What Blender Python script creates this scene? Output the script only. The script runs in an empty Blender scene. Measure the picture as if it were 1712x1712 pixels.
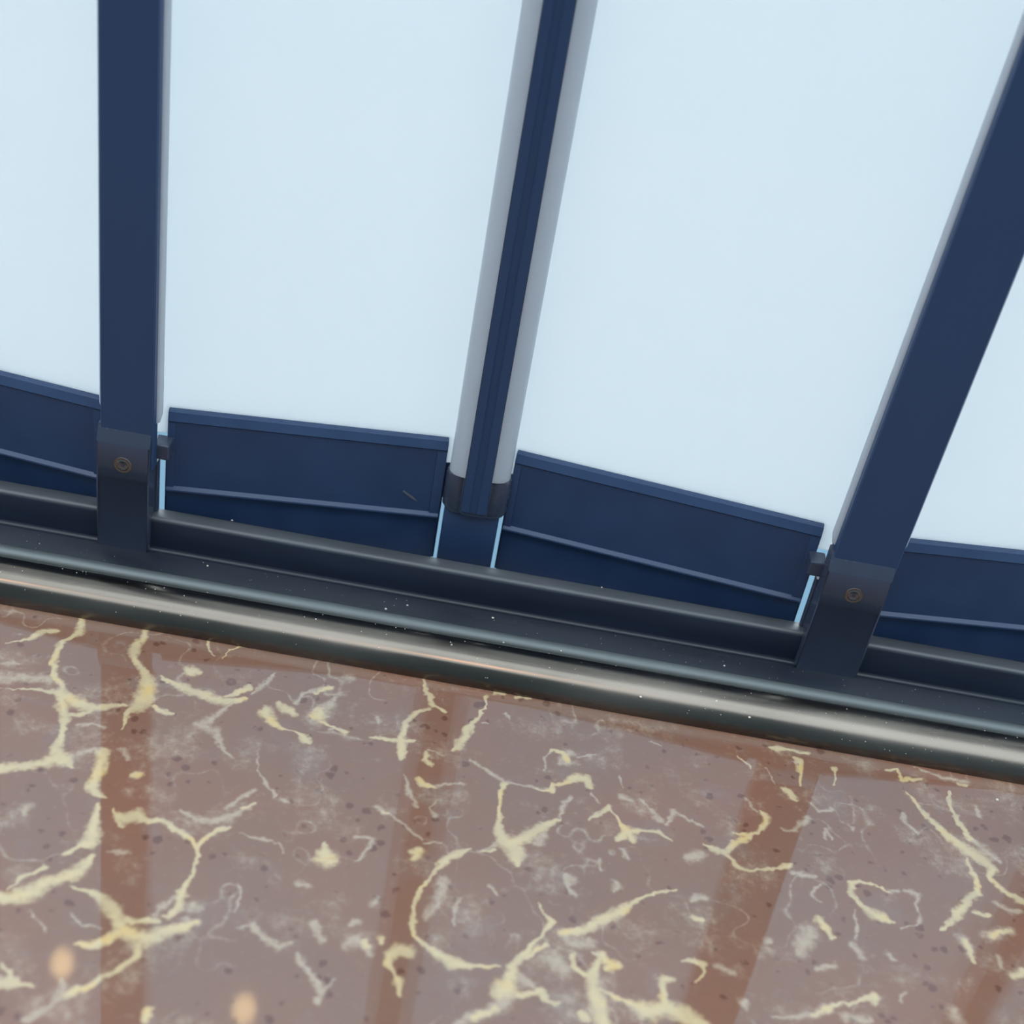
import bpy, bmesh, math, random
import numpy as np
from mathutils import Vector, Matrix
random.seed(7); rng = np.random.default_rng(7)
S = bpy.context.scene; COL = S.collection

# ------------------------------------------------------------------ camera
FPX, PITCH, ROLL, YAW = 2400.0, .5777, .18512, .01566
CAM = np.array([.14986, -.47313, .3687])
F_ = np.array([math.sin(YAW)*math.cos(PITCH), math.cos(YAW)*math.cos(PITCH), -math.sin(PITCH)])
R0 = np.array([math.cos(YAW), -math.sin(YAW), 0]); U0 = np.cross(R0, F_)
R_ = math.cos(ROLL)*R0 + math.sin(ROLL)*U0; U_ = -math.sin(ROLL)*R0 + math.cos(ROLL)*U0
cd = bpy.data.cameras.new('camera'); cam = bpy.data.objects.new('camera', cd); COL.objects.link(cam)
cam.matrix_world = Matrix(((R_[0], U_[0], -F_[0], CAM[0]), (R_[1], U_[1], -F_[1], CAM[1]),
                           (R_[2], U_[2], -F_[2], CAM[2]), (0, 0, 0, 1)))
cd.sensor_width = 36; cd.lens = 36*FPX/1712; cd.clip_start = .01
cd.dof.use_dof = True; cd.dof.focus_distance = .57; cd.dof.aperture_fstop = 9
S.camera = cam

# ------------------------------------------------------------------ world: plain overcast pale blue daylight
W = bpy.data.worlds.new('world'); S.world = W; W.use_nodes = True
W.node_tree.nodes['Background'].inputs['Color'].default_value = (.82, .95, 1.03, 1)
W.node_tree.nodes['Background'].inputs['Strength'].default_value = 3.2
S.view_settings.view_transform = 'Standard'; S.view_settings.look = 'None'
S.view_settings.gamma = 1; S.view_settings.exposure = 0; S.view_settings.use_curve_mapping = False

# ------------------------------------------------------------------ helpers
def mat(name, col, rough=.5, metal=0, **kw):
    m = bpy.data.materials.new(name); m.use_nodes = True
    b = m.node_tree.nodes['Principled BSDF']
    b.inputs['Base Color'].default_value = (*col, 1); b.inputs['Roughness'].default_value = rough
    b.inputs['Metallic'].default_value = metal
    for k, v in kw.items(): b.inputs[k.replace('_', ' ')].default_value = v
    return m

def N(m, t, **kw):
    n = m.node_tree.nodes.new(t)
    for k, v in kw.items():
        if k in n.inputs: n.inputs[k].default_value = v
        else: setattr(n, k, v)
    return n
def L(m, a, b): m.node_tree.links.new(a, b)

def noise(m, scale, detail=3, vec=None, rough=.5, stretch=None):
    tc = N(m, 'ShaderNodeTexCoord')
    src = tc.outputs['Object'] if vec is None else vec
    if stretch:
        mp = N(m, 'ShaderNodeMapping'); mp.inputs['Scale'].default_value = stretch
        L(m, src, mp.inputs['Vector']); src = mp.outputs['Vector']
    n = N(m, 'ShaderNodeTexNoise'); n.inputs['Scale'].default_value = scale
    n.inputs['Detail'].default_value = detail; n.inputs['Roughness'].default_value = rough
    L(m, src, n.inputs['Vector']); return n
def ramp(m, src, stops):
    r = N(m, 'ShaderNodeValToRGB'); L(m, src, r.inputs['Fac'])
    e = r.color_ramp.elements
    while len(e) < len(stops): e.new(.5)
    for i, (p, c) in enumerate(stops):
        e[i].position = p; e[i].color = (*c, 1) if len(c) == 3 else c
    return r
def vary(m, col, amt, scale, stretch=None, rough=None, bump=0):
    """fine wear: base colour and roughness wander a little"""
    b = m.node_tree.nodes['Principled BSDF']
    n = noise(m, scale, 4, stretch=stretch)
    lo = tuple(c*(1-amt) for c in col); hi = tuple(min(1, c*(1+amt)) for c in col)
    r = ramp(m, n.outputs['Fac'], [(.3, lo), (.7, hi)]); L(m, r.outputs['Color'], b.inputs['Base Color'])
    if rough:
        q = ramp(m, n.outputs['Fac'], [(.3, (rough[0],)*3), (.7, (rough[1],)*3)]); L(m, q.outputs['Color'], b.inputs['Roughness'])
    if bump:
        bp = N(m, 'ShaderNodeBump'); bp.inputs['Strength'].default_value = bump; bp.inputs['Distance'].default_value = .0004
        L(m, n.outputs['Fac'], bp.inputs['Height']); L(m, bp.outputs['Normal'], b.inputs['Normal'])
    return m

def new(name, bm, m, parent=None, smooth=False):
    me = bpy.data.meshes.new(name)
    bmesh.ops.recalc_face_normals(bm, faces=bm.faces)
    bm.to_mesh(me); bm.free()
    if m: me.materials.append(m)
    if smooth:
        for p in me.polygons: p.use_smooth = True
        me.set_sharp_from_angle(angle=math.radians(40))
    o = bpy.data.objects.new(name, me); COL.objects.link(o)
    if parent: o.parent = parent
    return o
def empty(name, loc=(0, 0, 0)):
    o = bpy.data.objects.new(name, None); o.location = loc; o.empty_display_size = .02
    COL.objects.link(o); return o
def tag(o, label=None, cat=None, group=None, kind=None):
    if label: o['label'] = label
    if cat: o['category'] = cat
    if group: o['group'] = group
    if kind: o['kind'] = kind
    return o
def prism(bm, pts, a, b, T=None, taper=0):
    """closed (p,q) polygon extruded from a to b; T maps (s,p,q) -> xyz"""
    T = T or (lambda s, p, q: (s, p, q))
    va = [bm.verts.new(T(a, p, q)) for p, q in pts]; vb = [bm.verts.new(T(b, p, q)) for p, q in pts]
    n = len(pts)
    for i in range(n):
        bm.faces.new((va[i], va[(i+1) % n], vb[(i+1) % n], vb[i]))
    bm.faces.new(va[::-1]); bm.faces.new(vb); return bm
def box(x0, x1, y0, y1, z0, z1, bev=0, seg=2, bm=None):
    t = bmesh.new()
    bmesh.ops.create_cube(t, size=1)
    for v in t.verts:
        v.co = Vector(((x0+x1)/2+v.co.x*(x1-x0), (y0+y1)/2+v.co.y*(y1-y0), (z0+z1)/2+v.co.z*(z1-z0)))
    if bev: bmesh.ops.bevel(t, geom=t.edges[:], offset=bev, segments=seg, affect='EDGES', profile=.5)
    if bm is None: return t
    me = bpy.data.meshes.new('t'); t.to_mesh(me); t.free(); bm.from_mesh(me); bpy.data.meshes.remove(me); return bm
def extr(pts, z0, z1):
    return prism(bmesh.new(), pts, z0, z1, lambda s, p, q: (p, q, s))

# ------------------------------------------------------------------ materials
navy = (.021, .046, .110)
M_frame = vary(mat('navy_coated_aluminium', navy, .38, Specular_IOR_Level=.45), navy, .10, 60, rough=(.33, .45), bump=.05)
M_post = vary(mat('navy_coated_post', navy, .42, Specular_IOR_Level=.4), navy, .06, 25, stretch=(1, 1, .1), rough=(.38, .46))
M_cap = vary(mat('dark_plastic_cap', (.036, .046, .076), .24, Specular_IOR_Level=.5), (.036, .046, .076), .06, 60, rough=(.2, .3), bump=.03)
M_sill = vary(mat('dark_anodised_sill', (.008, .0125, .022), .3, Specular_IOR_Level=.4), (.008, .0125, .022), .25, 40, stretch=(.2, 1, 1), rough=(.24, .4), bump=.06)
M_rail = vary(mat('navy_guide_rail', (.012, .018, .036), .35, .0), (.012, .018, .036), .2, 90, stretch=(.2, 1, 1), rough=(.3, .45), bump=.1)
M_rail_lit = vary(mat('sky_lit_top', (.072, .078, .088), .35), (.072, .078, .088), .2, 90, stretch=(.2, 1, 1), rough=(.3, .45), bump=.1)  # paler grey stands in for sky sheen on the rail's flat top
tc = (.175, .152, .130)
M_tube = vary(mat('brushed_steel_edge', tc, .16, 1), tc, .30, 45, stretch=(.25, 1, 1), rough=(.14, .34), bump=.12)
M_bead = vary(mat('bead_metal', (.13, .15, .155), .5, .6), (.13, .15, .155), .12, 120, stretch=(.12, 1, 1), rough=(.45, .6), bump=.1)
M_screw = mat('screw_steel', (.22, .21, .21), .25, 1)
M_grey = mat('room_grey', (.10, .13, .15), .8); vary(M_grey, (.10, .13, .15), .1, 2)
M_ground = mat('outer_ground', (.075, .145, .20), .8); vary(M_ground, (.075, .145, .20), .12, .8)

def translucent(name, col, trans, rough, w):
    m = bpy.data.materials.new(name); m.use_nodes = True; nt = m.node_tree; nt.nodes.clear()
    out = N(m, 'ShaderNodeOutputMaterial'); d = N(m, 'ShaderNodeBsdfDiffuse'); t = N(m, 'ShaderNodeBsdfTranslucent')
    g = N(m, 'ShaderNodeBsdfGlossy'); g.inputs['Roughness'].default_value = rough
    fr = N(m, 'ShaderNodeFresnel'); fr.inputs['IOR'].default_value = 1.45
    n = noise(m, 4, 2); r = ramp(m, n.outputs['Fac'], [(.3, tuple(c*.97 for c in col)), (.7, col)])
    t.inputs['Color'].default_value = (*trans, 1); L(m, r.outputs['Color'], d.inputs['Color'])
    a = N(m, 'ShaderNodeMixShader'); a.inputs['Fac'].default_value = w
    L(m, d.outputs[0], a.inputs[1]); L(m, t.outputs[0], a.inputs[2])
    b = N(m, 'ShaderNodeMixShader'); L(m, fr.outputs[0], b.inputs['Fac']); L(m, a.outputs[0], b.inputs[1]); L(m, g.outputs[0], b.inputs[2])
    L(m, b.outputs[0], out.inputs['Surface']); return m
M_sheet = translucent('white_translucent_sheet', (.90, .92, .93), (.96, .98, .985), .035, .80)
M_strip = translucent('milky_hinge_strip', (.72, .75, .80), (.80, .84, .90), .3, .6)

# ---- marble: reddish brown stone, cream and grey veins carried by a vertex attribute, fine detail by noise
def marble():
    m = bpy.data.materials.new('brown_marble'); m.use_nodes = True
    b = m.node_tree.nodes['Principled BSDF']
    b.inputs['IOR'].default_value = 2.0; b.inputs['Roughness'].default_value = .012
    b.inputs['Specular Tint'].default_value = (.50, .79, 1, 1)
    g = N(m, 'ShaderNodeNewGeometry'); P = g.outputs['Position']
    big = noise(m, 14, 4, P); base = ramp(m, big.outputs['Fac'], [(.32, (.208, .093, .055)), (.5, (.192, .095, .059)), (.7, (.180, .098, .066))])
    # soft grey clouds
    cl = noise(m, 38, 5, P, .6); cf = ramp(m, cl.outputs['Fac'], [(.56, (0, 0, 0)), (.72, (.5, .5, .5))])
    m1 = N(m, 'ShaderNodeMix', data_type='RGBA'); L(m, cf.outputs['Color'], m1.inputs[0]); L(m, base.outputs['Color'], m1.inputs[6])
    m1.inputs[7].default_value = (.19, .135, .115, 1)
    # dark reddish flecks
    vo = N(m, 'ShaderNodeTexVoronoi'); vo.inputs['Scale'].default_value = 150; vo.inputs['Randomness'].default_value = 1
    wn = noise(m, 260, 2, P); mx = N(m, 'ShaderNodeMix', data_type='VECTOR'); mx.inputs[0].default_value = .0035
    L(m, P, mx.inputs[4]); L(m, wn.outputs['Color'], mx.inputs[5]); L(m, mx.outputs[1], vo.inputs['Vector'])
    rn = noise(m, 60, 1, P)
    sz = N(m, 'ShaderNodeMapRange'); sz.inputs[1].default_value = .35; sz.inputs[2].default_value = .75; sz.inputs[3].default_value = .08; sz.inputs[4].default_value = .36
    L(m, rn.outputs['Fac'], sz.inputs[0])
    df = N(m, 'ShaderNodeMath', operation='SUBTRACT'); L(m, sz.outputs[0], df.inputs[0]); L(m, vo.outputs['Distance'], df.inputs[1])
    dr = ramp(m, df.outputs[0], [(0, (0, 0, 0)), (.10, (.7, .7, .7))])
    m2 = N(m, 'ShaderNodeMix', data_type='RGBA'); L(m, dr.outputs['Color'], m2.inputs[0]); L(m, m1.outputs[2], m2.inputs[6])
    m2.inputs[7].default_value = (.095, .034, .018, 1)
    # traced veins
    at = N(m, 'ShaderNodeAttribute', attribute_name='vein'); sp = N(m, 'ShaderNodeSeparateColor'); L(m, at.outputs['Color'], sp.inputs[0])
    fn = noise(m, 330, 6, P, .72)
    def edge(src, amp, lo, hi, mxv):
        a = N(m, 'ShaderNodeMath', operation='MULTIPLY_ADD'); L(m, fn.outputs['Fac'], a.inputs[0]); a.inputs[1].default_value = amp; L(m, src, a.inputs[2])
        r = N(m, 'ShaderNodeMapRange', interpolation_type='SMOOTHSTEP'); r.inputs[1].default_value = lo+amp/2; r.inputs[2].default_value = hi+amp/2; r.inputs[4].default_value = mxv
        L(m, a.outputs[0], r.inputs[0]); return r.outputs[0]
    gy = edge(sp.outputs[1], 1.5, .05, 1.15, .62)
    m3 = N(m, 'ShaderNodeMix', data_type='RGBA'); L(m, gy, m3.inputs[0]); L(m, m2.outputs[2], m3.inputs[6]); m3.inputs[7].default_value = (.50, .41, .30, 1)
    ye = edge(sp.outputs[0], 1.15, .10, .95, .95)
    yc = ramp(m, noise(m, 90, 3, P).outputs['Fac'], [(.35, (.44, .34, .20)), (.55, (.50, .385, .215)), (.72, (.55, .37, .14))])
    m4 = N(m, 'ShaderNodeMix', data_type='RGBA'); L(m, ye, m4.inputs[0]); L(m, m3.outputs[2], m4.inputs[6]); L(m, yc.outputs['Color'], m4.inputs[7])
    L(m, m4.outputs[2], b.inputs['Base Color'])
    return m
M_marble = marble()

# ------------------------------------------------------------------ marble slab with traced veins
def atz(u, v, z=0.):
    u = np.asarray(u, float); v = np.asarray(v, float)
    d = F_ + R_*((u-856)/FPX)[..., None] - U_*((v-856)/FPX)[..., None]
    t = (z-CAM[2])/d[..., 2]; return CAM[0]+d[..., 0]*t, CAM[1]+d[..., 1]*t
A = (0, 880, .3505); D = (0, 1112, .3505); B = (550, 1000, .3505); Cc = (1112, 1112, .3505); E = (600, 1462, .3388)
Y, G = 0, 1
VEINS = [
 (A,Y,[(710,470,15),(680,530,30),(640,590,55),(650,640,30),(690,700,40),(700,750,60),(690,820,70),(660,860,60),(620,880,25),(590,940,12),(575,970,6)]),
 (A,Y,[(610,855,8),(560,850,25),(500,860,35),(420,860,50),(350,830,60),(310,810,50),(250,790,25),(180,780,12),(60,775,6),(0,775,4)]),
 (A,Y,[(290,790,50),(300,860,50),(315,920,45),(310,960,20),(290,1010,35),(265,1060,40),(270,1090,60),(300,1120,60),(340,1150,15)]),
 (A,Y,[(270,1105,60),(200,1130,45),(100,1145,40),(0,1155,45)]),
 (A,Y,[(300,790,20),(270,720,25),(255,650,30),(270,580,25),(300,545,20),(340,530,15),(375,505,45),(385,450,25),(385,415,30)]),
 (A,Y,[(340,900,20),(400,890,20),(440,870,20)]),
 (A,Y,[(260,500,30),(200,505,45),(165,525,30),(100,545,10),(30,555,8)]),
 (A,G,[(0,655,10),(50,655,60),(90,660,20)]), (A,G,[(0,720,80),(120,720,60),(240,730,60)]),
 (A,Y,[(885,680,30),(915,690,62),(950,700,30)]),
 (A,Y,[(770,720,15),(850,755,30),(920,790,50),(1000,815,50),(1060,835,55),(1130,830,30),(1165,820,20)]),
 (A,Y,[(1080,810,20),(1140,790,25),(1190,770,30)]),
 (A,Y,[(735,860,15),(780,885,35),(830,895,10)]), (A,G,[(1200,800,15),(1270,750,30),(1310,700,10)]),
 (A,Y,[(1330,850,30),(1370,880,50),(1400,895,40)]),
 (A,Y,[(1270,880,60),(1290,930,45),(1340,965,25),(1400,980,12),(1450,1010,35),(1480,1030,25)]),
 (A,G,[(1410,850,25),(1440,800,20),(1500,785,30),(1570,775,35)]), (A,Y,[(1495,795,12),(1570,770,22)]),
 (A,Y,[(1490,905,40),(1515,905,55),(1530,870,25)]), (A,G,[(1600,820,30),(1540,880,90),(1500,920,90)]),
 (A,Y,[(1530,930,20),(1600,960,12),(1650,980,28)]),
 (A,Y,[(490,1070,40),(480,1130,40),(465,1190,45),(445,1240,55),(470,1280,30),(500,1290,10)]),
 (A,G,[(370,1080,30),(430,1070,30),(480,1060,20)]), (A,G,[(380,950,25),(440,940,20),(500,955,20)]),
 (A,Y,[(460,1330,20),(455,1400,40),(450,1450,50),(430,1500,60),(370,1530,12),(320,1560,18)]),
 (A,Y,[(570,1380,40),(600,1390,50),(650,1380,60),(700,1400,30),(780,1410,22),(850,1450,22),(920,1500,25),(950,1540,12)]),
 (A,Y,[(570,1420,25),(550,1350,12)]), (A,G,[(120,1380,20),(130,1340,55)]),
 (A,G,[(1210,1320,20),(1160,1350,35),(1090,1390,45),(1020,1415,50),(960,1400,45),(900,1375,35),(860,1360,20)]),
 (A,G,[(1080,1350,30),(1150,1290,20),(1210,1260,20)]), (A,Y,[(1205,1320,14),(1160,1345,16)]),
 (A,Y,[(1100,1430,12),(1050,1450,20),(990,1480,22),(955,1520,20),(940,1570,18),(920,1640,20),(900,1700,16)]),
 (A,G,[(1230,1060,6),(1230,1160,8),(1270,1240,14),(1310,1285,14)]), (A,G,[(1340,1300,30),(1380,1320,14)]),
 (A,G,[(1130,830,6),(960,950,60),(1040,980,40),(1060,1060,20),(1110,1110,10)]),
 (A,Y,[(1560,1500,12),(1560,1560,55),(1560,1590,80)]), (A,Y,[(1525,1590,25),(1600,1600,20)]),
 (A,Y,[(645,1185,28),(665,1185,36)]), (A,G,[(590,1070,40),(610,1110,20)]),
 (A,Y,[(985,540,14),(990,590,10),(1020,620,8)]), (A,Y,[(1060,630,6),(1100,590,8),(1160,565,8)]),
  (D,Y,[(440,910,30),(400,960,55),(340,1000,60),(280,1020,50),(220,1040,55),(160,1080,80),(110,1100,70),(60,1110,30),(20,1110,50),(0,1100,40)]),
 (D,Y,[(210,960,25),(170,990,15),(100,1010,8),(40,1070,8)]), (D,Y,[(380,960,14),(385,1000,14)]),
 (D,G,[(510,895,14),(560,895,30),(610,890,25)]),
 (D,Y,[(320,1060,8),(440,1080,25),(490,1120,50),(530,1170,60),(560,1220,50),(590,1260,60),(640,1300,60),(700,1310,60),(760,1285,60),(820,1260,45),(890,1240,25),(950,1220,10)]),
 (D,Y,[(600,1210,30),(680,1220,30),(750,1225,22)]),
 (D,Y,[(570,1270,50),(520,1300,35),(460,1330,30),(410,1340,30),(350,1330,10)]),
 (D,Y,[(660,1340,35),(650,1390,22),(560,1450,22),(470,1500,18),(400,1540,30),(340,1560,40)]),
 (D,G,[(340,1560,60),(290,1580,40),(230,1630,30),(170,1670,40),(120,1700,25)]), (D,G,[(300,1560,50),(280,1500,14)]),
 (D,Y,[(770,1200,10),(800,1200,20),(850,1150,30),(870,1100,38),(895,1040,12)]), (D,G,[(910,1150,45),(960,1160,30)]),
 (D,G,[(830,1110,30),(770,1150,35),(740,1200,20)]), (D,G,[(890,1210,40),(940,1230,40)]),
 (D,G,[(1140,1255,14),(1200,1245,26),(1240,1280,26),(1280,1310,32),(1330,1345,28),(1390,1320,18)]),
 (D,G,[(1420,1370,20),(1440,1420,36),(1480,1470,20),(1510,1510,30),(1530,1560,38),(1510,1610,20)]), (D,G,[(1530,1570,18),(1590,1500,14)]),
 (D,Y,[(0,1430,12),(40,1470,16),(60,1510,42),(0,1520,48)]), (D,Y,[(60,1510,30),(120,1520,20),(160,1530,6)]),
 (D,G,[(1140,800,8),(1260,825,14),(1330,850,10),(1350,900,10)]), (D,Y,[(710,1640,20),(690,1700,22)]),
 (D,G,[(140,1170,8),(200,1240,14),(215,1280,10)]), (D,G,[(330,1180,8),(400,1240,14),(480,1260,8)]),
 (D,G,[(1130,1180,10),(1150,1100,14),(1140,1040,10)]), (D,G,[(1420,1040,30),(1480,1050,26)]), (D,G,[(1500,1230,40),(1540,1320,30)]),
 (D,G,[(1660,1330,60),(1712,1310,60)]), (D,G,[(1680,1240,30),(1712,1220,34)]),
 (B,Y,[(445,370,8),(465,440,18),(490,500,26),(550,540,16)]),
 (B,Y,[(480,525,22),(420,545,22),(375,590,22),(355,640,28),(345,700,33),(345,760,28)]),
 (B,Y,[(200,665,18),(270,675,25),(340,680,30),(410,680,12)]),
 (B,Y,[(745,470,22),(740,520,8),(700,580,22),(670,620,42),(640,670,38),(620,705,42),(590,725,18)]),
 (B,G,[(730,590,10),(760,600,14)]), (B,Y,[(790,455,20),(840,460,15)]), (B,Y,[(890,475,14),(960,478,10)]),
 (B,G,[(680,770,14),(740,810,20),(830,870,24),(900,890,16),(1000,905,24),(1060,920,28)]),
 (B,Y,[(980,905,8),(1060,925,18),(1080,890,22),(1130,880,25),(1190,860,45),(1230,860,50),(1245,900,30)]),
 (B,Y,[(830,885,28),(820,950,16),(810,1020,16),(815,1080,25),(820,1130,50),(860,1170,80),(890,1220,60),(900,1270,18)]),
 (B,Y,[(880,1160,60),(940,1140,55),(1000,1100,45),(1060,1070,30),(1100,1050,12)]), (B,G,[(1100,1050,12),(1120,990,30),(1150,950,20)]),
 (B,G,[(990,1170,40),(1020,1130,40)]),
 (B,Y,[(1060,730,16),(1110,740,22),(1140,770,30)]), (B,G,[(1150,780,60),(1090,790,25),(1140,740,60)]), (B,G,[(1180,760,16),(1270,755,14)]), (B,G,[(1060,730,14),(1025,770,12),(1030,820,12)]),
 (B,G,[(1240,930,10),(1290,980,12)]), (B,Y,[(1340,1000,22),(1290,1030,22),(1240,1055,12)]),
 (B,Y,[(1350,1010,8),(1390,1080,12),(1430,1110,46),(1450,1150,30)]), (B,Y,[(1380,1150,25),(1430,1110,40),(1500,1110,15),(1570,1115,22),(1640,1155,8)]),
 (B,G,[(1400,950,40),(1440,970,30)]), (B,G,[(1480,960,16),(1550,1030,32),(1580,1060,32)]), (B,G,[(1400,1200,30),(1420,1240,25)]),
 (B,Y,[(430,870,28),(450,890,28),(500,895,12)]), (B,G,[(500,895,20),(580,885,16),(650,890,18)]), (B,Y,[(470,730,14),(450,770,24),(480,790,26)]), (B,G,[(480,720,10),(540,745,10)]),
 (B,G,[(360,850,14),(385,930,26),(420,1000,18)]), (B,G,[(310,1050,18),(360,1085,16),(440,1150,14)]), (B,G,[(510,960,10),(480,1000,12),(500,1040,30)]),
 (B,Y,[(400,1210,36),(430,1210,44),(410,1240,30)]), (B,G,[(450,1165,14),(540,1170,12)]),
 (B,Y,[(670,1190,12),(610,1220,33),(540,1260,33),(490,1320,16),(440,1390,13),(410,1440,16)]),
 (B,G,[(720,1210,16),(770,1190,20),(800,1170,24)]), (B,Y,[(730,1208,6),(790,1200,10)]),
 (B,G,[(220,1000,30),(270,1020,40),(300,1040,20)]), (B,Y,[(250,1012,12),(285,1025,16)]),
 (B,G,[(130,1140,26),(200,1150,24),(190,1190,14),(120,1260,12)]), (B,G,[(0,630,16),(60,620,16),(90,640,14)]),
 (B,G,[(1140,1330,40),(1130,1370,14),(1150,1410,16),(1190,1420,12)]), (B,G,[(1370,1370,24),(1360,1400,18)]), (B,G,[(1290,1240,20),(1310,1300,14)]),
 (B,G,[(540,1350,50),(545,1400,40)]), (B,G,[(620,1430,14),(600,1480,12),(590,1560,14)]), (B,G,[(230,570,30),(245,590,26)]),
 (B,G,[(1540,690,18),(1580,700,12)]), (B,G,[(840,550,14),(860,570,14)]), (B,G,[(1380,850,12),(1400,900,10)]),
 (Cc,Y,[(500,390,15),(540,400,36),(600,405,15),(680,420,20)]), (Cc,Y,[(610,440,14),(640,455,30),(640,500,22),(650,580,8)]), (Cc,Y,[(570,590,30),(600,620,36),(630,640,16)]),
 (Cc,Y,[(180,850,10),(230,880,26),(280,890,28),(330,850,22),(380,830,34),(440,800,20),(480,760,32),(490,725,30),(450,690,8)]), (Cc,Y,[(330,800,10),(390,810,18)]),
 (Cc,Y,[(280,900,18),(330,950,18),(350,970,22),(440,980,14),(520,975,16),(580,960,32),(600,945,10)]), (Cc,G,[(600,990,18),(650,1000,34),(720,1005,16)]),
 (Cc,G,[(120,920,50),(160,910,60)]), (Cc,G,[(560,780,18),(620,790,24),(660,750,36),(690,730,26)]), (Cc,G,[(760,820,20),(775,780,26),(800,830,14)]),
 (Cc,Y,[(1150,600,8),(1200,660,22),(1250,720,28),(1310,780,33),(1380,840,42),(1450,890,65),(1510,930,70),(1560,965,42),(1550,1010,22),(1590,1060,33),(1650,1100,33),(1712,1130,42)]),
 (Cc,Y,[(1350,600,15),(1360,680,16),(1400,760,22),(1460,830,26)]), (Cc,G,[(1460,830,40),(1530,890,70),(1600,940,20)]),
 (Cc,Y,[(1440,930,12),(1460,990,22),(1500,1050,28),(1500,1090,28),(1450,1110,33),(1420,1160,42),(1370,1220,28),(1320,1265,12)]),
 (Cc,Y,[(1480,1180,20),(1540,1190,20)]), (Cc,G,[(1580,1130,30),(1640,1170,30),(1700,1180,30)]),
 (Cc,Y,[(1070,1080,10),(1000,1050,12),(930,1030,22),(885,1040,22),(890,1090,28),(930,1140,24),(980,1180,55),(1040,1200,46),(1090,1225,16)]),
 (Cc,G,[(1070,1080,26),(1110,1080,26)]), (Cc,G,[(1140,1070,22),(1200,1090,34),(1200,1140,14),(1225,1190,12),(1200,1240,12),(1130,1260,10)]),
 (Cc,Y,[(735,1220,36),(770,1255,34),(805,1300,18)]), (Cc,G,[(690,1270,80),(660,1330,80),(640,1380,50)]), (Cc,G,[(900,1170,14),(910,1230,12),(905,1300,20)]),
 (Cc,G,[(740,1045,18),(690,1090,18),(740,1130,14)]), (Cc,Y,[(1420,1310,26),(1450,1360,28),(1480,1420,14)]), (Cc,G,[(1410,1300,50),(1460,1380,50)]),
 (Cc,Y,[(1550,1290,30),(1600,1275,22),(1660,1270,18)]), (Cc,G,[(1540,1290,60),(1660,1270,44)]), (Cc,G,[(1600,1440,24),(1600,1390,24)]),
 (Cc,Y,[(1670,1480,34),(1700,1460,38)]), (Cc,G,[(1480,670,30),(1500,720,30)]), (Cc,G,[(1130,700,24),(1150,760,26),(1210,800,26)]), (Cc,G,[(700,660,20),(740,700,24),(800,690,30)]), (Cc,G,[(890,770,30),(900,790,20)]),
 (Cc,Y,[(80,1410,12),(140,1405,20),(190,1430,20),(180,1480,12),(140,1510,12)]), (Cc,G,[(250,1440,30),(320,1470,24)]), (Cc,Y,[(150,1200,26),(175,1210,24)]), (Cc,G,[(480,1310,34),(500,1320,24)]),
 (Cc,G,[(520,1680,10),(700,1670,34),(760,1640,38),(850,1620,26)]), (Cc,Y,[(700,1670,16),(760,1640,18),(850,1620,12),(940,1600,18),(1000,1580,44),(1000,1620,24)]), (Cc,G,[(870,1680,50),(980,1690,40)]), (Cc,G,[(1370,1640,46),(1390,1690,60)]),
 (Cc,G,[(730,1450,26),(820,1430,26)]), (Cc,G,[(1120,1600,20),(1140,1560,20)]), (Cc,G,[(900,1340,40),(940,1390,40)]), (Cc,G,[(1060,1380,30),(1100,1410,20)]), (Cc,G,[(0,760,20),(40,700,34),(110,740,14),(190,775,12)]), (Cc,G,[(370,1600,36),(400,1640,20)]),
 (Cc,Y,[(805,490,22),(815,520,10),(810,570,8)]), (Cc,Y,[(1060,500,20),(1110,495,10),(1130,550,28),(1220,540,16)]), (Cc,Y,[(1400,570,20),(1440,575,20)]), (Cc,G,[(1180,480,10),(1330,540,30),(1440,560,30)]), (Cc,Y,[(350,440,12),(400,490,10)]), (Cc,G,[(480,490,10),(520,560,12)]), (Cc,G,[(380,640,14),(440,700,14)]),
 (E,Y,[(360,0,10),(290,90,12),(265,170,16),(260,240,28),(275,310,14),(340,360,23),(400,400,38),(460,435,52),(520,450,28),(600,450,16),(700,460,16)]),
 (E,Y,[(885,140,4),(920,210,14),(950,240,30),(910,290,18),(870,340,18),(800,400,33),(760,450,42),(755,500,38),(730,560,86),(690,590,56)]), (E,Y,[(920,350,22),(880,370,18),(820,410,26)]),
 (E,G,[(730,600,90),(700,650,60),(640,680,50),(560,700,45),(480,735,30)]), (E,Y,[(680,670,22),(560,705,24)]), (E,Y,[(790,590,30),(850,595,22),(900,580,38),(930,620,22),(985,635,16)]), (E,G,[(800,520,60),(850,550,40)]),
 (E,Y,[(1560,70,14),(1480,90,12),(1380,125,12),(1330,155,38),(1260,190,48),(1200,225,43),(1140,255,48),(1080,280,42),(1000,290,28)]), (E,G,[(1000,290,60),(1050,340,60),(1130,330,60)]),
 (E,Y,[(1060,400,26),(1070,460,22),(1130,500,26),(1150,520,36)]), (E,Y,[(1150,380,16),(1200,400,38),(1220,430,28),(1270,440,33),(1230,470,28)]),
 (E,Y,[(1190,400,33),(1170,460,33),(1150,510,46),(1160,570,50),(1180,640,58),(1200,700,58),(1210,738,58)]),
 (E,Y,[(1180,560,16),(1240,590,18),(1320,620,22),(1380,650,48),(1440,680,80),(1520,660,60),(1580,680,80),(1640,720,72),(1700,750,60)]), (E,Y,[(1500,640,40),(1500,570,28),(1500,520,42),(1530,515,32)]),
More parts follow.
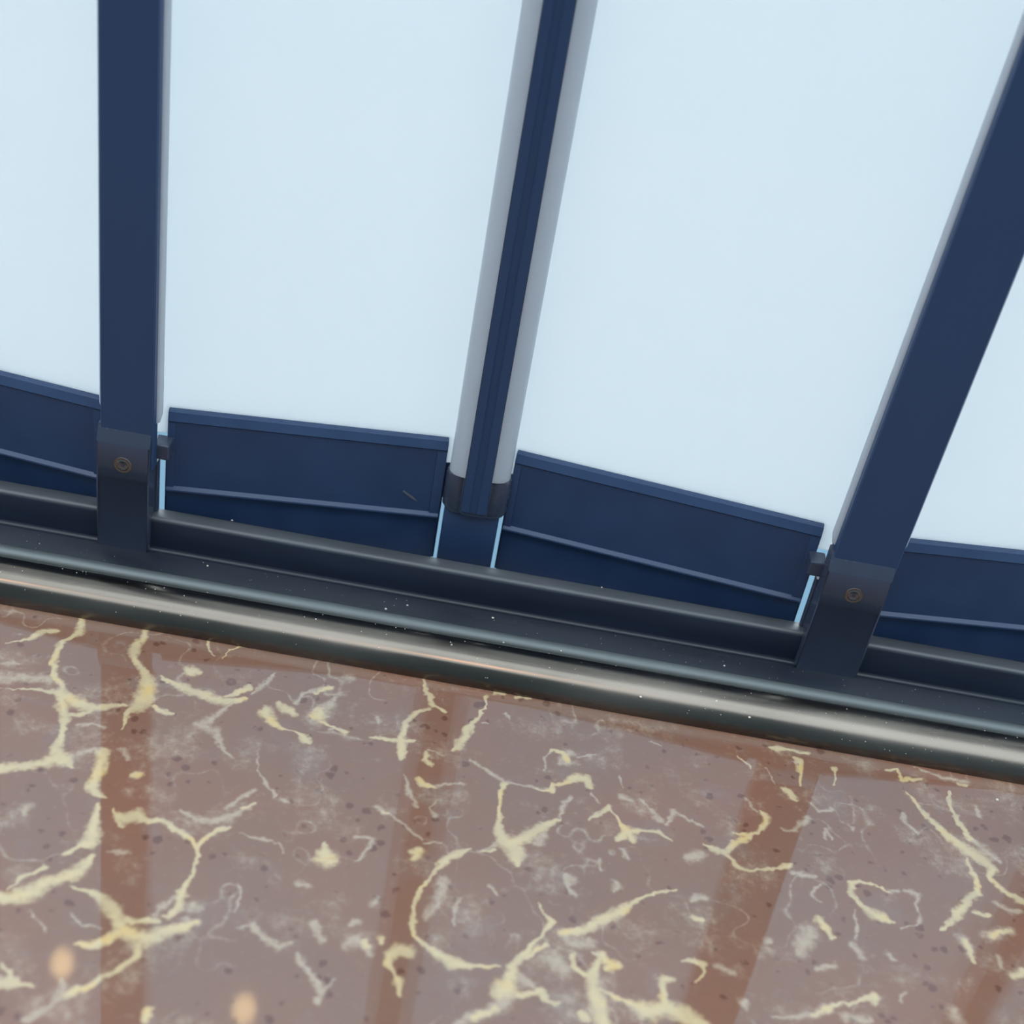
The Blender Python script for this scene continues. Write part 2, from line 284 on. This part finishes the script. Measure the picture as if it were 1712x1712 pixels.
 (E,Y,[(1080,680,16),(1120,700,36)]), (E,G,[(30,340,60),(50,390,36)]), (E,Y,[(35,330,26),(40,360,26)]), (E,Y,[(105,310,30),(110,340,24)]), (E,Y,[(150,400,42),(200,370,56),(250,380,54)]), (E,Y,[(140,400,30),(140,440,30),(170,490,10),(190,530,40),(195,600,20)]),
 (E,G,[(420,40,50),(400,90,50),(380,140,40),(330,220,30)]), (E,G,[(510,120,16),(470,190,18)]), (E,G,[(70,140,44),(100,110,20)]), (E,G,[(1040,20,50),(1030,60,28),(1070,105,26)]), (E,G,[(1270,60,40)  ,(1265,40,30)]), (E,G,[(1640,120,30),(1700,110,40)]), (E,Y,[(1660,210,28),(1690,215,26)]),
 (E,G,[(650,60,20),(680,100,20)]), (E,G,[(950,420,110),(1000,470,100)]),
]
def vnoise(x, y, s, seed):
    """smooth value noise"""
    g = np.random.default_rng(seed).random((256, 256))
    X = x*s; Yy = y*s; xi = np.floor(X).astype(int); yi = np.floor(Yy).astype(int)
    fx = X-xi; fy = Yy-yi; fx = fx*fx*(3-2*fx); fy = fy*fy*(3-2*fy)
    a = g[xi % 256, yi % 256]; b = g[(xi+1) % 256, yi % 256]; c = g[xi % 256, (yi+1) % 256]; d = g[(xi+1) % 256, (yi+1) % 256]
    return (a*(1-fx)+b*fx)*(1-fy)+(c*(1-fx)+d*fx)*fy - .5

def build_slab():
    X0, X1, Y0, Y1 = -.07, .42, -.235, -.030; st = .00045
    xs = np.concatenate([np.linspace(-1.0, X0-.01, 60), np.arange(X0, X1, st), np.linspace(X1+.01, 1.4, 60)])
    ys = np.concatenate([np.linspace(-.62, Y0-.008, 30), np.arange(Y0, Y1, st), [-.02, 0, .019]])
    GX, GY = np.meshgrid(xs, ys, indexing='ij')
    wx = GX + .0014*vnoise(GX, GY, 260, 1) + .0011*vnoise(GX, GY, 700, 2)
    wy = GY + .0014*vnoise(GX, GY, 260, 3) + .0011*vnoise(GX, GY, 700, 4)
    fld = np.zeros((2,)+GX.shape)
    for (ox, oy, sc), ch, pts in VEINS:
        p = np.array(pts, float); px, py = atz(ox+p[:, 0]*sc, oy+p[:, 1]*sc)
        # half width in metres across the view (about .00024 m per pixel)
        hw = np.maximum(p[:, 2]*sc*.5*.000245, .00022)
        for i in range(len(px)-1):
            ax, ay, bx, by = px[i], py[i], px[i+1], py[i+1]; pad = max(hw[i], hw[i+1])*1.8+.0015
            i0, i1 = np.searchsorted(xs, [min(ax, bx)-pad, max(ax, bx)+pad]); j0, j1 = np.searchsorted(ys, [min(ay, by)-pad, max(ay, by)+pad])
            if i1 <= i0 or j1 <= j0: continue
            sx = wx[i0:i1, j0:j1]; sy = wy[i0:i1, j0:j1]
            dx, dy = bx-ax, by-ay; t = np.clip(((sx-ax)*dx+(sy-ay)*dy)/(dx*dx+dy*dy+1e-12), 0, 1)
            d = np.hypot(sx-ax-t*dx, sy-ay-t*dy); w = hw[i]*(1-t)+hw[i+1]*t
            v = np.clip(1.0-.5*(d/w)**1.3, -.4, 1) if ch == Y else np.clip(.9-.5*(d/w)**1.2, -.4, 1)
            fld[ch, i0:i1, j0:j1] = np.maximum(fld[ch, i0:i1, j0:j1], v)
    # stray network of its own beyond the traced area, faint hairlines inside it
    inside = (GX > X0+.03) & (GX < X1-.03) & (GY > Y0+.012)
    r = 1-np.abs(vnoise(GX, GY, 28, 9)+.5*vnoise(GX, GY, 70, 10))*9
    fld[0] = np.where(inside, fld[0], np.maximum(fld[0], np.clip(r-.25, 0, .9)))
    fld[1] = np.maximum(fld[1], np.clip(fld[0]*.55+.9*vnoise(GX, GY, 90, 41)+.25*vnoise(GX, GY, 300, 42), 0, .75))
    h = 1-np.abs(vnoise(GX+wx*0, GY, 60, 19)+.5*vnoise(GX, GY, 160, 20))*16
    k = np.clip(vnoise(GX, GY, 45, 30)*3+.15, 0, 1)
    fld[1] = np.maximum(fld[1], np.clip(h, 0, 1)*.62*k)
    nx, ny = len(xs), len(ys); n = nx*ny
    top = np.stack([GX.ravel(), GY.ravel(), np.zeros(n)], 1)
    idx = np.arange(n).reshape(nx, ny)
    q = np.stack([idx[:-1, :-1], idx[1:, :-1], idx[1:, 1:], idx[:-1, 1:]], -1).reshape(-1, 4)
    # sides and underside
    cx0, cx1, cy0, cy1 = xs[0], xs[-1], ys[0], ys[-1]; T = -.02
    c = np.array([(cx0, cy0, 0), (cx1, cy0, 0), (cx1, cy1, 0), (cx0, cy1, 0), (cx0, cy0, T), (cx1, cy0, T), (cx1, cy1, T), (cx0, cy1, T)])
    q2 = np.array([(0, 4, 5, 1), (1, 5, 6, 2), (2, 6, 7, 3), (3, 7, 4, 0), (4, 7, 6, 5)])+n
    co = np.concatenate([top, c]); q = np.concatenate([q, q2])
    me = bpy.data.meshes.new('marble_slab'); me.vertices.add(len(co)); me.vertices.foreach_set('co', co.astype('f').ravel())
    me.loops.add(q.size); me.loops.foreach_set('vertex_index', q.astype('i').ravel())
    me.polygons.add(len(q)); me.polygons.foreach_set('loop_start', (np.arange(len(q))*4).astype('i')); me.update(calc_edges=True)
    at = me.attributes.new('vein', 'FLOAT_COLOR', 'POINT'); cl = np.zeros((len(co), 4), 'f')
    cl[:n, 0] = np.clip(fld[0].ravel(), 0, 1); cl[:n, 1] = np.clip(fld[1].ravel(), 0, 1); cl[:, 3] = 1
    at.data.foreach_set('color', cl.ravel()); me.materials.append(M_marble)
    o = bpy.data.objects.new('marble_slab', me); COL.objects.link(o)
    return tag(o, 'polished red-brown marble slab with cream veins in front of the navy folding panels', 'marble slab')
slab = build_slab()

# ------------------------------------------------------------------ setting
tag(new('floor', box(-8, 8, -6, 14, -.95, -.9), M_ground), kind='structure')
tag(new('wall_back_added', box(-6, 6, -2.7, -2.5, -.9, 3.0), M_grey), kind='structure')  # unseen wall, added and sized so the edge tube mirrors dark below the sky
tag(new('wall_front', box(-1, 1.4, -.06, .017, -.9, -.02), M_grey), kind='structure')

# ------------------------------------------------------------------ threshold with its edge tube, bead, sill and guide rail
XA, XB = -.62, 1.02
th = tag(empty('metal_threshold', (.2, 0, 0)), 'long dark metal threshold with a shiny rounded edge between the marble and the panels', 'threshold')
def run(name, pts, m, smooth=True, kids=None):
    o = new(name, prism(bmesh.new(), pts, XA-.2, XB-.2), m, th, smooth); return o
a = [(-.0260-.0115*math.cos(t), .0115*math.sin(t)) for t in np.linspace(0, math.pi*.99, 40)]
tube = run('edge_tube', a+[(-.0146, 0.0)], M_tube)
run('bead', [(-.0104-.0034*math.cos(t), .0042+.0032*math.sin(t)) for t in np.linspace(-.3, math.pi+.1, 16)]+[(-.0070, .0002), (-.0136, .0002)], M_bead)
run('sill_plate', [(-.0145, 0), (-.0142, .0008), (-.0110, .0022), (-.0070, .0050), (.0086, .0050), (.0090, .0052), (.0178, .0052), (.0178, 0)], M_sill)
run('guide_rail', [(.0090, .0052), (.0090, .0182), (.0093, .0193), (.0100, .0199), (.0108, .0200), (.0174, .0194), (.0178, .0188), (.0178, .0052)], M_rail)
run('sky_lit_top_strip', [(.0092, .0190), (.0095, .0197), (.0102, .0203), (.0110, .0204), (.0172, .0198), (.0176, .0194), (.0176, .0180), (.0092, .0180)], M_rail_lit)  # thin cap whose lighter colour paints the sky-lit top of the guide rail
run('seam_fillet', [(.0066, .0050), (.0068, .0056), (.0076, .0062), (.0086, .0064), (.0090, .0064), (.0090, .0050)], M_sill)
# little specks of grit lying on the metal
bm = bmesh.new()
def speck(x, y, z, r):
    mt = Matrix.Translation((x, y, z)) @ Matrix.Diagonal((1, 1, .6, 1))
    bmesh.ops.create_icosphere(bm, subdivisions=1, radius=r, matrix=mt)
for (u, v, z, r) in [(1211,1113,.005,.0005),(645,1018,.005,.0006),(681,1012,.005,.0005),(824,1033,.005,.0006),(347,946,.005,.0005),(1410,1163,.005,.0004),(66,909,.005,.0003),
                     (633,1082,.0085,.0006),(528,1035,.0087,.0004),(976,1139,.0084,.0008),(985,1143,.0084,.0005),(1067,1157,.0083,.0009),(1071,1165,.0080,.0006),(1253,1199,.0075,.0006),(798,1101,.0085,.0004),(938,1132,.0085,.0005),(1198,1172,.0085,.0007),(1204,1186,.008,.0005),(755,1078,.0083,.0004),(842,1074,.0076,.0004),(938,1088,.0076,.0004),(1667,1337,.0002,.0007),(1006,982,.0202,.0004),(388,870,.0202,.0005)]:
    if .0079 < z < .01:                       # drop the bigger grains on the round of the edge tube
        for _ in range(6):
            X, Yy = atz(u, v, z); z = math.sqrt(max(1e-8, .0115**2-min(.0114, abs(float(Yy)+.0260))**2))
    X, Yy = atz(u, v, z); speck(float(X)-.2, float(Yy), z, r)
for i in range(150):
    t = rng.uniform(.4, 2.2); r = rng.uniform(.00010, .00028)
    speck(rng.uniform(-.07, .42)-.2, -.0260-.0115*math.cos(t), .0115*math.sin(t), r)
for i in range(60):
    speck(rng.uniform(-.07, .42)-.2, rng.uniform(-.0065, .006), .005, rng.uniform(.0001, .0002))
M_grit = mat('grit', (.55, .5, .42), .4)
g = new('grit', bm, M_grit, th); g['kind'] = 'stuff'

# ------------------------------------------------------------------ folding panels
ZT, ZTOP = .0652, 1.08
rail_prof = [(-.0075, .0040), (-.0075, .0654), (-.0030, .0658), (-.0016, .0653), (0, .0619), (-.0007, .0612),
             (-.0009, .0304), (.0001, .0297), (.0007, .0293), (.0008, .0287), (.0001, .0281), (-.0024, .0268), (-.0028, .0040)]
def panel(a, b, label, ul, ur, group='folding panels'):
    """a, b: plan ends of the bottom rail, left to right"""
    a = Vector((*a, 0)); b = Vector((*b, 0)); u = (b-a).normalized(); n = Vector((u.y, -u.x, 0)); ln = (b-a).length
    t = tag(empty('folding_panel', a), label, 'panel', group)
    T = lambda s, p, q: tuple(u*s + n*p + Vector((0, 0, q)))
    r = new('bottom_rail', prism(bmesh.new(), rail_prof, 0, ln, T), M_frame, t, True)
    for s0, s1 in ((0, .0030), (ln-.0040, ln)):
        e = prism(bmesh.new(), [(-.0020, .0298), (-.0020, .0612), (-.0006, .0609), (-.0004, .0604), (-.0004, .0310), (-.0004, .0298)], s0, s1, T)
        new('end_stile', e, M_frame, r, True)
    for s0, s1 in ((-.0011, .0010), (ln-.0010, ln+.0011)):
        new('end_flange', prism(bmesh.new(), [(-.0074, .0042), (-.0074, .0490), (-.0050, .0490), (-.0050, .0042)], s0, s1, T), M_frame, r)
    for s0, s1, e in ((-.0023, .0010, a), (ln-.0010, ln+.0023, b)):
        if e.y > .03: new('end_flange', prism(bmesh.new(), [(-.0074, .0355), (-.0074, .0530), (-.0050, .0530), (-.0050, .0355)], s0, s1, T), M_frame, r)
    sh = bmesh.new(); prism(sh, [(-.0062, .0535), (-.0062, ZTOP), (-.0046, ZTOP), (-.0046, .0535)], -ul, ln+ur, T)
    new('sheet', sh, M_sheet, t)
    tr = bmesh.new(); prism(tr, [(-.0078, ZTOP-.04), (-.0078, ZTOP+.01), (0, ZTOP+.01), (0, ZTOP-.04)], 0, ln, T)
    new('top_rail', tr, M_frame, t)
    return t

def fold_post(x, w, lean, label, group='front fold posts', pins=(-1, 1)):
    """flat post with a screwed clamp at its foot, standing on the sill"""
    t = tag(empty('fold_post', (x, 0, .005)), label, 'post', group)
    h = w/2; s = bmesh.new()
    prof = [(-h+.0006, .0070), (h-.0006, .0070), (h, .0076), (h, .0125), (h-.001, .0135), (-h+.001, .0135), (-h, .0125), (-h, .0076)]
    sh = bmesh.new()
    rows = []
    for z in (.045, .0665, .30, .6, ZTOP+.005):
        dx = lean*(z-.06); k = 1.0
        rows.append([sh.verts.new((p*k+dx+.0008, q, z-.005)) for p, q in prof])
    for r0, r1 in zip(rows, rows[1:]):
        for i in range(8): sh.faces.new((r0[i], r0[(i+1) % 8], r1[(i+1) % 8], r1[i]))
    sh.faces.new(rows[0][::-1]); sh.faces.new(rows[-1]); new('shaft', sh, M_post, t)
    # milky seals that run down both flanks
    for sgn in (-1, 1):
        sb = bmesh.new(); rr = []
        for z, k in ((.0645, .3), (.069, 1), (.3, 1), (ZTOP-.03, 1)):
            dx = lean*(z-.06)+.0008; e0 = sgn*(h-.0004); e1 = sgn*(h+.0004+.0016*k)
            rr.append([sb.verts.new((e0+dx, .0105, z-.005)), sb.verts.new((e1+dx, .0125, z-.005)), sb.verts.new((e1+dx, .0132, z-.005)), sb.verts.new((e0+dx, .0120, z-.005))])
        for r0, r1 in zip(rr, rr[1:]):
            for i in range(4): sb.faces.new((r0[i], r0[(i+1) % 4], r1[(i+1) % 4], r1[i]))
        sb.faces.new(rr[0][::-1]); sb.faces.new(rr[-1]); new('seal_strip', sb, M_strip, t)
    # clamp
    hw = h
    cp = [(.0054, 0), (.0052, .0338), (.0047, .0344), (.0046, .0505), (.0049, .0512), (.0074, .0572), (.0077, .0579), (.0084, .0583), (.0140, .0583), (.0140, 0)]
    cb = prism(bmesh.new(), cp, -hw, hw); bmesh.ops.bevel(cb, geom=[e for e in cb.edges if abs(e.verts[0].co.x-e.verts[1].co.x) < 1e-6 and min(e.verts[0].co.y, e.verts[1].co.y) < .009], offset=.0006, segments=2, affect='EDGES')
    c = new('clamp', cb, M_cap, t, True)
    new('clamp_wing', box(-hw-.0009, hw+.0009, .0142, .0176, 0, .0395, .0004), M_cap, c)
    # countersunk cross head screw
    zs = .0415; sc = bmesh.new(); yf = .0046
    prof2 = [(0, .0002), (.0012, .0000), (.0021, -.0003), (.0026, -.00005), (.0031, -.0002), (.0036, -.00008), (.0038, .0004)]
    ring = []
    for r, d in prof2:
        ring.append([sc.verts.new((r*math.cos(k*math.pi/12), yf+d*1.0, zs+r*math.sin(k*math.pi/12))) for k in range(24)] if r else [sc.verts.new((0, yf+d, zs))])
    for k in range(24): sc.faces.new((ring[0][0], ring[1][k], ring[1][(k+1) % 24]))
    for i in range(1, len(ring)-1):
        for k in range(24): sc.faces.new((ring[i][k], ring[i+1][k], ring[i+1][(k+1) % 24], ring[i][(k+1) % 24]))
    sw = new('screw', sc, M_screw, c, True)
    sl = box(-.0016, .0016, yf-.0005, yf+.0002, zs-.00035, zs+.00035); box(-.00035, .00035, yf-.0005, yf+.0002, zs-.0016, zs+.0016, bm=sl)
    # hinge pins to the neighbouring rails
    for sgn in pins:
        x0, x1 = sorted((sgn*(h-.001), sgn*(h+.0058)))
        new('hinge_pin', box(x0, x1, .0118, .0205, .0425, .0492, .0006), M_cap, t)
    return t

def back_hinge(x, label, group='recessed hinge bars'):
    t = tag(empty('hinge_bar', (x, .0345, .005)), label, 'hinge', group); s = bmesh.new()
    Z = lambda z: z-.005
    pr = [(-.0060, -.0030), (-.0052, -.0058), (-.0020, -.0062), (-.0016, -.0056), (.0014, -.0056), (.0018, -.0062), (.0052, -.0058), (.0060, -.0030), (.0060, .0020), (-.0060, .0020)]
    new('bar', prism(bmesh.new(), pr, Z(.0375), Z(ZTOP), lambda a_, p, q: (p, q, a_)), M_post, t, False)
    for sg in (-1, 1):
        o1 = [(sg*(.0056+.0072*math.sin(k)), -.0052+.0052*(1-math.cos(k))) for k in np.linspace(0, math.pi/2, 9)]
        o2 = [(sg*(.0056+.0064*math.sin(k)), -.0042+.0050*(1-math.cos(k))) for k in np.linspace(math.pi/2, 0, 9)]
        new('hinge_strip', extr(o1+o2, Z(.0535), Z(ZTOP-.03)), M_strip, t, True)
    # curved knuckle below the strips: a bulging cap with a rounded foot and a raised middle rib
    kb = bmesh.new()
    def sec(k, z):
        th = np.linspace(-math.pi/2, math.pi/2, 21)
        f = [(.0138*k*math.sin(t), -(.0058*math.cos(t)**.8 - (.0010 if .38 < abs(math.sin(t)) < .52 else 0))*k+.0002) for t in th]
        return [kb.verts.new((p, q, Z(z))) for p, q in f+[(.0136*k, .0034), (-.0136*k, .0034)]]
    rr = [sec(.72, .0345), sec(.9, .0352), sec(1, .0372), sec(1, .0530), sec(.97, .0537)]
    m_ = len(rr[0])
    for r0, r1 in zip(rr, rr[1:]):
        for k in range(m_): kb.faces.new((r0[k], r0[(k+1) % m_], r1[(k+1) % m_], r1[k]))
    kb.faces.new(rr[0][::-1]); kb.faces.new(rr[-1])
    new('knuckle', kb, M_cap, t, True)
    new('foot', box(-.0125, .0112, -.0020, .0045, Z(.004), Z(.0365), .0010), M_frame, t, True)
    return t

xsP = [0.0, .2985]; labels = {
 'A': 'white panel at the left edge of the frame, left of the brass-lit post',
 'B': 'white panel between the left flat post and the recessed hinge bar',
 'C': 'white panel between the recessed hinge bar and the right flat post',
 'D': 'white panel at the right edge, beyond the right leaning flat post'}
pB_ = panel((.0146, .0190), (.1272, .0345), labels['B'], .0060, .0060)
panel((.1552, .0345), (.2828, .0195), labels['C'], .0060, .0120)
panel((-.1395, .0345), (-.0118, .0182), labels['A'], .0060, .0060)
panel((.3140, .0195), (.4280, .0345), labels['D'], .0060, .0060)
panel((.4560, .0345), (.5835, .0190), 'white panel past the right edge, seen only in the marble', .0060, .0060)
sc = bmesh.new(); ub = Vector((.1126, .0155, 0)).normalized()
prism(sc, [(.0974, .0392), (.0978, .0400), (.1025, .0370), (.1040, .0352), (.1020, .0360)], -.0009, -.00075,
      lambda s_, p, q: tuple(ub*p + Vector((ub.y, -ub.x, 0))*(s_+.0003) + Vector((0, 0, q))))
new('scuff', sc, mat('scuffed_paint', (.09, .10, .13), .6), pB_)
fold_post(.0008, .0214, -.003, 'left flat navy post with a screwed foot clamp, standing upright on the sill', pins=(1,))
fold_post(.2988, .0262, .022, 'right flat navy post, the wider one leaning right, with a screwed foot clamp', pins=(-1,))
fold_post(.5990, .0240, .01, 'flat navy post out of view past the right edge')
back_hinge(.1418, 'slim navy hinge bar between two milky strips in the middle of the picture')
back_hinge(.4420, 'slim navy hinge bar seen only as a reflection at the lower right of the marble')
back_hinge(-.1540, 'slim navy hinge bar out of view past the left edge')
tag(new('head_track', box(-.40, .75, -.002, .048, ZTOP+.005, ZTOP+.04, .002), M_frame), 'navy head track along the top of the folding panels, above the view', 'track')

# ------------------------------------------------------------------ small warm pendant lamps behind the camera (mirrored in panel and marble)
M_glow = bpy.data.materials.new('warm_lamp_glow'); M_glow.use_nodes = True
b = M_glow.node_tree.nodes['Principled BSDF']; b.inputs['Emission Color'].default_value = (1, .46, .16, 1); b.inputs['Emission Strength'].default_value = 190
M_glow.node_tree.nodes['Principled BSDF'].inputs['Base Color'].default_value = (.9, .8, .6, 1)
LY = -1.02
def lamp_pos(u, v, pa, pb, dist):
    """trace a view ray off the marble and off a panel sheet"""
    d = Vector(F_ + R_*((u-856)/FPX) - U_*((v-856)/FPX)); o = Vector(CAM)
    p = o + d*(-o.z/d.z); d.z = -d.z; d.normalize()
    a = Vector((*pa, 0)); n = Vector((pb[1]-pa[1], -(pb[0]-pa[0]), 0)).normalized(); a = a-n*.0046
    t = (a-p).dot(n)/d.dot(n); q = p+d*t; d = d-2*d.dot(n)*n
    return q+d*((LY-q.y)/d.y)
def pendant(pos, label, s=1.0):
    t = tag(empty('pendant_lamp', pos), label, 'lamp', 'warm pendant lamps behind the viewer')
    bb = bmesh.new(); prof = [(0, -.045), (.012, -.042), (.021, -.028), (.025, -.008), (.022, .014), (.014, .032), (.010, .040)]
    rg = [[bb.verts.new((r*s*math.cos(k*math.pi/8), r*s*math.sin(k*math.pi/8), z*s)) for k in range(16)] for r, z in prof[1:]]
    bot = bb.verts.new((0, 0, -.045*s))
    for k in range(16): bb.faces.new((bot, rg[0][(k+1) % 16], rg[0][k]))
    for r0, r1 in zip(rg, rg[1:]):
        for k in range(16): bb.faces.new((r0[k], r0[(k+1) % 16], r1[(k+1) % 16], r1[k]))
    bb.faces.new(rg[-1]); new('bulb', bb, M_glow, t, True)
    c = box(-.011*s, .011*s, -.011*s, .011*s, .036*s, .075*s, .003); new('socket', c, M_cap, t)
    new('cord', box(-.002, .002, -.002, .002, .07*s, 2.6-pos[2]), M_cap, t)
PA = ((-.1395, .0345), (-.0118, .0182)); PB = ((.0146, .0190), (.1272, .0345))
pA = lamp_pos(104, 1612, *PA, 0); pB = lamp_pos(408, 1690, *PB, 0)
pendant(pA, 'warm bulb seen as the left amber glow in the marble', .78)
pendant(pB, 'warm bulb seen as the right amber glow in the marble', .78)
for k in range(3):
    pendant(Vector((pA.x-.30-.17*k, LY, pA.z-.06+.05*k)), 'small warm bulb glinting at the left end of the shiny edge', .6)
tag(new('lamp_beam', box(-1.7, .9, LY-.02, LY+.02, 2.6, 2.64), M_grey), 'dark beam behind the viewer that carries the warm bulbs', 'beam')
